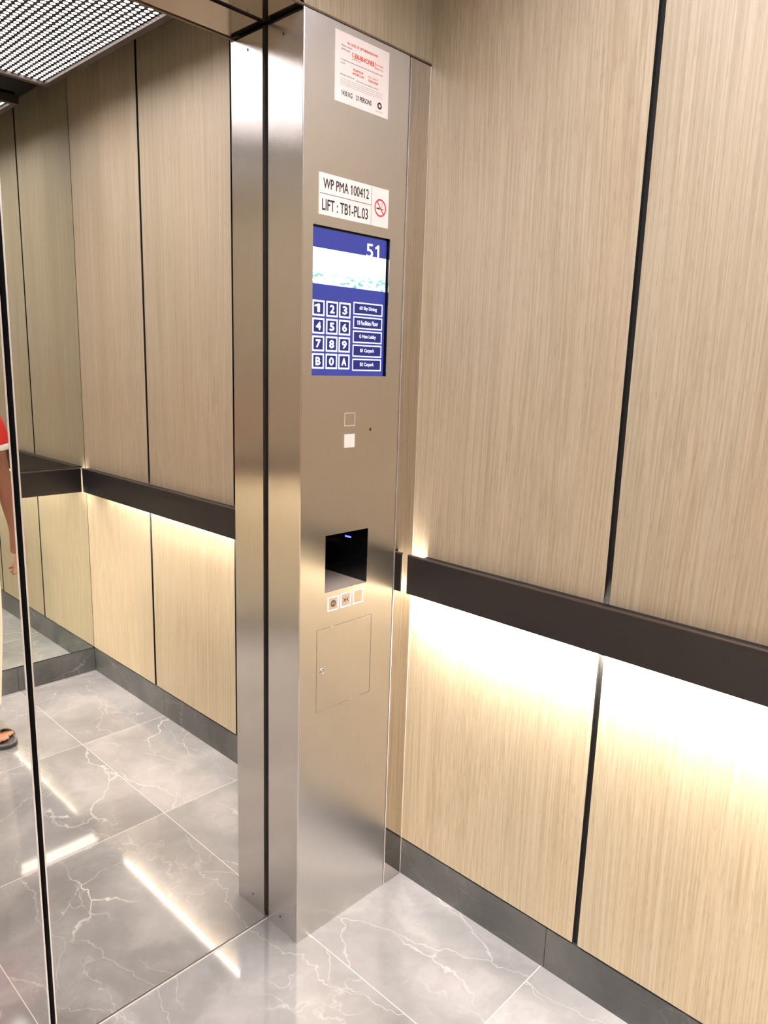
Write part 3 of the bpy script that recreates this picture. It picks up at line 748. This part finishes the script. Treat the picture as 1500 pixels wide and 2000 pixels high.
# limbs and trunk are grown, the head is shaped, then both are fused into one surface
tmp = skinned('body_limbs', body, SKIN, per)
dg = bpy.context.evaluated_depsgraph_get(); dg.update()
me0 = bpy.data.meshes.new_from_object(tmp.evaluated_get(dg))
hb = MB(); hb.v = [tuple(v.co) for v in me0.vertices]; hb.f = [tuple(p.vertices) for p in me0.polygons]; hb.mi = [0] * len(hb.f); hb.sm = [True] * len(hb.f)
bpy.data.objects.remove(tmp); bpy.data.meshes.remove(me0)
head_grid(hb)
for s_ in (-1, 1):
    ball(hb, (s_ * 0.077, 0.002, 1.612), (0.008, 0.015, 0.028), 16); ball(hb, (s_ * 0.082, -0.006, 1.622), (0.006, 0.012, 0.018), 16)
bo = hb.build('body', SKIN, per); bo['label'] = 'brown skin of face, arms and feet'
rm = bo.modifiers.new('fuse', 'REMESH'); rm.mode = 'VOXEL'; rm.voxel_size = 0.0042; rm.use_smooth_shade = True
sm_ = bo.modifiers.new('smooth', 'SMOOTH'); sm_.factor = 0.5; sm_.iterations = 2
for s_ in (-1, 1):
    fa = MB(); ball(fa, (s_ * 0.031, HCN[1] + 0.0735, HCN[2] + 0.010), (0.0125, 0.0110, 0.0075), 20, 0); ball(fa, (s_ * 0.031, HCN[1] + 0.0835, HCN[2] + 0.010), (0.0055, 0.0022, 0.0055), 16, 1); fa.build('eye', [WCLOTH, HAIR], per)
    fa = MB(); ball(fa, (s_ * 0.031, HCN[1] + 0.088, HCN[2] + 0.031), (0.017, 0.004, 0.0028), 16); fa.build('eyebrow', HAIR, per)
fa = MB(); ball(fa, (0, HCN[1] + 0.0925, HCN[2] - 0.0515), (0.020, 0.0060, 0.0040), 20); ball(fa, (0, HCN[1] + 0.0915, HCN[2] - 0.0595), (0.017, 0.0065, 0.0048), 20); fa.build('mouth', mat('lips', (0.22, 0.075, 0.06), 0.5), per)
hr = MB()
def hairy(t, p):
    ct = math.cos(t); p = p + 0.05 * math.sin(t * 23) * math.sin(t * 9 + 1)
    lim = 1.0 + 0.55 * min(1, max(0, (0.85 - ct) / 0.75)) + 0.70 * min(1, max(0, (0.0 - ct) / 0.5))
    return p < lim
head_grid(hr, 0.007, hairy, 144, 90); head_grid(hr, 0.001, hairy)
ho = hr.build('hair', HAIR, per)
tx = bpy.data.textures.new('tufts', 'CLOUDS'); tx.noise_scale = 0.012
dm = ho.modifiers.new('tufts', 'DISPLACE'); dm.texture = tx; dm.strength = 0.008; dm.mid_level = 0.4
sh = []
C2 = (0, 0, 1.33, 0.178, 0.126)
sh.append([(0, 0.0, 0.880, 0.198, 0.145), (0, 0, 0.90, 0.198, 0.145), (0, 0, 1.05, 0.182, 0.130), (0, 0, 1.20, 0.182, 0.128), C2, (0, -0.008, 1.420, 0.105, 0.082), (0, -0.004, 1.465, 0.074, 0.074), (0, -0.003, 1.472, 0.072, 0.072)])
for s in (-1, 1):
    sh.append([C2, (s * 0.10, -0.005, 1.385, 0.074, 0.074), (s * 0.178, -0.005, 1.375, 0.060, 0.062), (s * 0.207, -0.01, 1.28, 0.058, 0.060), (s * 0.218, -0.012, 1.235, 0.058, 0.060), (s * 0.219, -0.012, 1.228, 0.058, 0.060)])
skinned('shirt', sh, SHIRT, per)
for s in (-1, 1):
    skinned('sleeve_cuff', [[(s * 0.217, -0.012, 1.242, 0.056, 0.058), (s * 0.219, -0.012, 1.232, 0.0605, 0.0625), (s * 0.2215, -0.012, 1.214, 0.0605, 0.0625), (s * 0.222, -0.012, 1.210, 0.058, 0.060)]], WCLOTH, per)['label'] = 'white sleeve trim'
PL2 = (0, 0, 0.93, 0.168, 0.125)
tr = [[(0, 0, 1.02, 0.150, 0.115), PL2]]
for s in (-1, 1):
    tr.append([PL2, (s * 0.088, 0, 0.85, 0.112, 0.110), (s * 0.096, 0.0, 0.70, 0.112, 0.100), (s * 0.100, 0.006, 0.50, 0.092, 0.090), (s * 0.103, -0.006, 0.36, 0.085, 0.080), (s * 0.100, -0.020, 0.13, 0.064, 0.070), (s * 0.100, -0.020, 0.12, 0.064, 0.070)])
skinned('trousers', tr, CREAM, per)
def slide(s):
    """open-toed slide: sole outline extruded, with a broad strap over the instep"""
    out = []
    cxs = lambda y: 0.108 + 0.10 * max(0, y + 0.02) 
    N = 28
    prof = [(-0.095, 0.0), (-0.088, 0.022), (-0.065, 0.034), (-0.03, 0.036), (0.02, 0.038), (0.07, 0.047), (0.11, 0.050), (0.140, 0.044), (0.160, 0.028), (0.168, 0.0)]
    L = [(cxs(y) - w, y) for y, w in prof]; Rg = [(cxs(y) + w, y) for y, w in prof[::-1][1:-1]]
    ring = [(s * a, b) for a, b in L + Rg]
    z0, z1, z2 = 0.0, 0.016, 0.026
    q = MB(); n = len(ring)
    for i in range(n):
        a, b = ring[i], ring[(i + 1) % n]
        q.quad([(*a, z0), (*b, z0), (*b, z1), (*a, z1)], 0); q.quad([(*a, z1), (*b, z1), (*b, z2), (*a, z2)], 1)
    q.quad([(*a, z0) for a in ring], 0); 
    inn = [(s * (cxs(b) + (a / s - cxs(b)) * 0.86), b * 0.96 + 0.002) for a, b in ring]
    for i in range(n):
        a, b, c, d = ring[i], ring[(i + 1) % n], inn[(i + 1) % n], inn[i]
        q.quad([(*a, z2), (*b, z2), (*c, z2 - 0.003), (*d, z2 - 0.003)], 1)
    q.quad([(*a, z2 - 0.003) for a in inn], 0)
    sd_ = q.build('sandal', [SLIDE, SLIDEG], per)
    q = MB()
    K = 14
    for i in range(K):
        for j in range(4):
            def P(ii, jj, o=0.0):
                th = math.pi * ii / K; y = 0.005 + 0.024 * jj
                w = 0.050 + 0.02 * (y - 0.0) + o; h = 0.070 - 0.22 * y + o
                return (s * (cxs(y) - w * math.cos(th)), y, 0.014 + h * math.sin(th))
            q.quad([P(i, j), P(i + 1, j), P(i + 1, j + 1), P(i, j + 1)], 0, True)
            q.quad([P(i, j, 0.004), P(i, j + 1, 0.004), P(i + 1, j + 1, 0.004), P(i + 1, j, 0.004)], 0, True)
        for j in (0, 4):
            q.quad([P(i, j), P(i, j, 0.004), P(i + 1, j, 0.004), P(i + 1, j)], 0)
    q.build('strap', SLIDEG, sd_)
slide(1); slide(-1)
per.location = (PX, PY, 0)
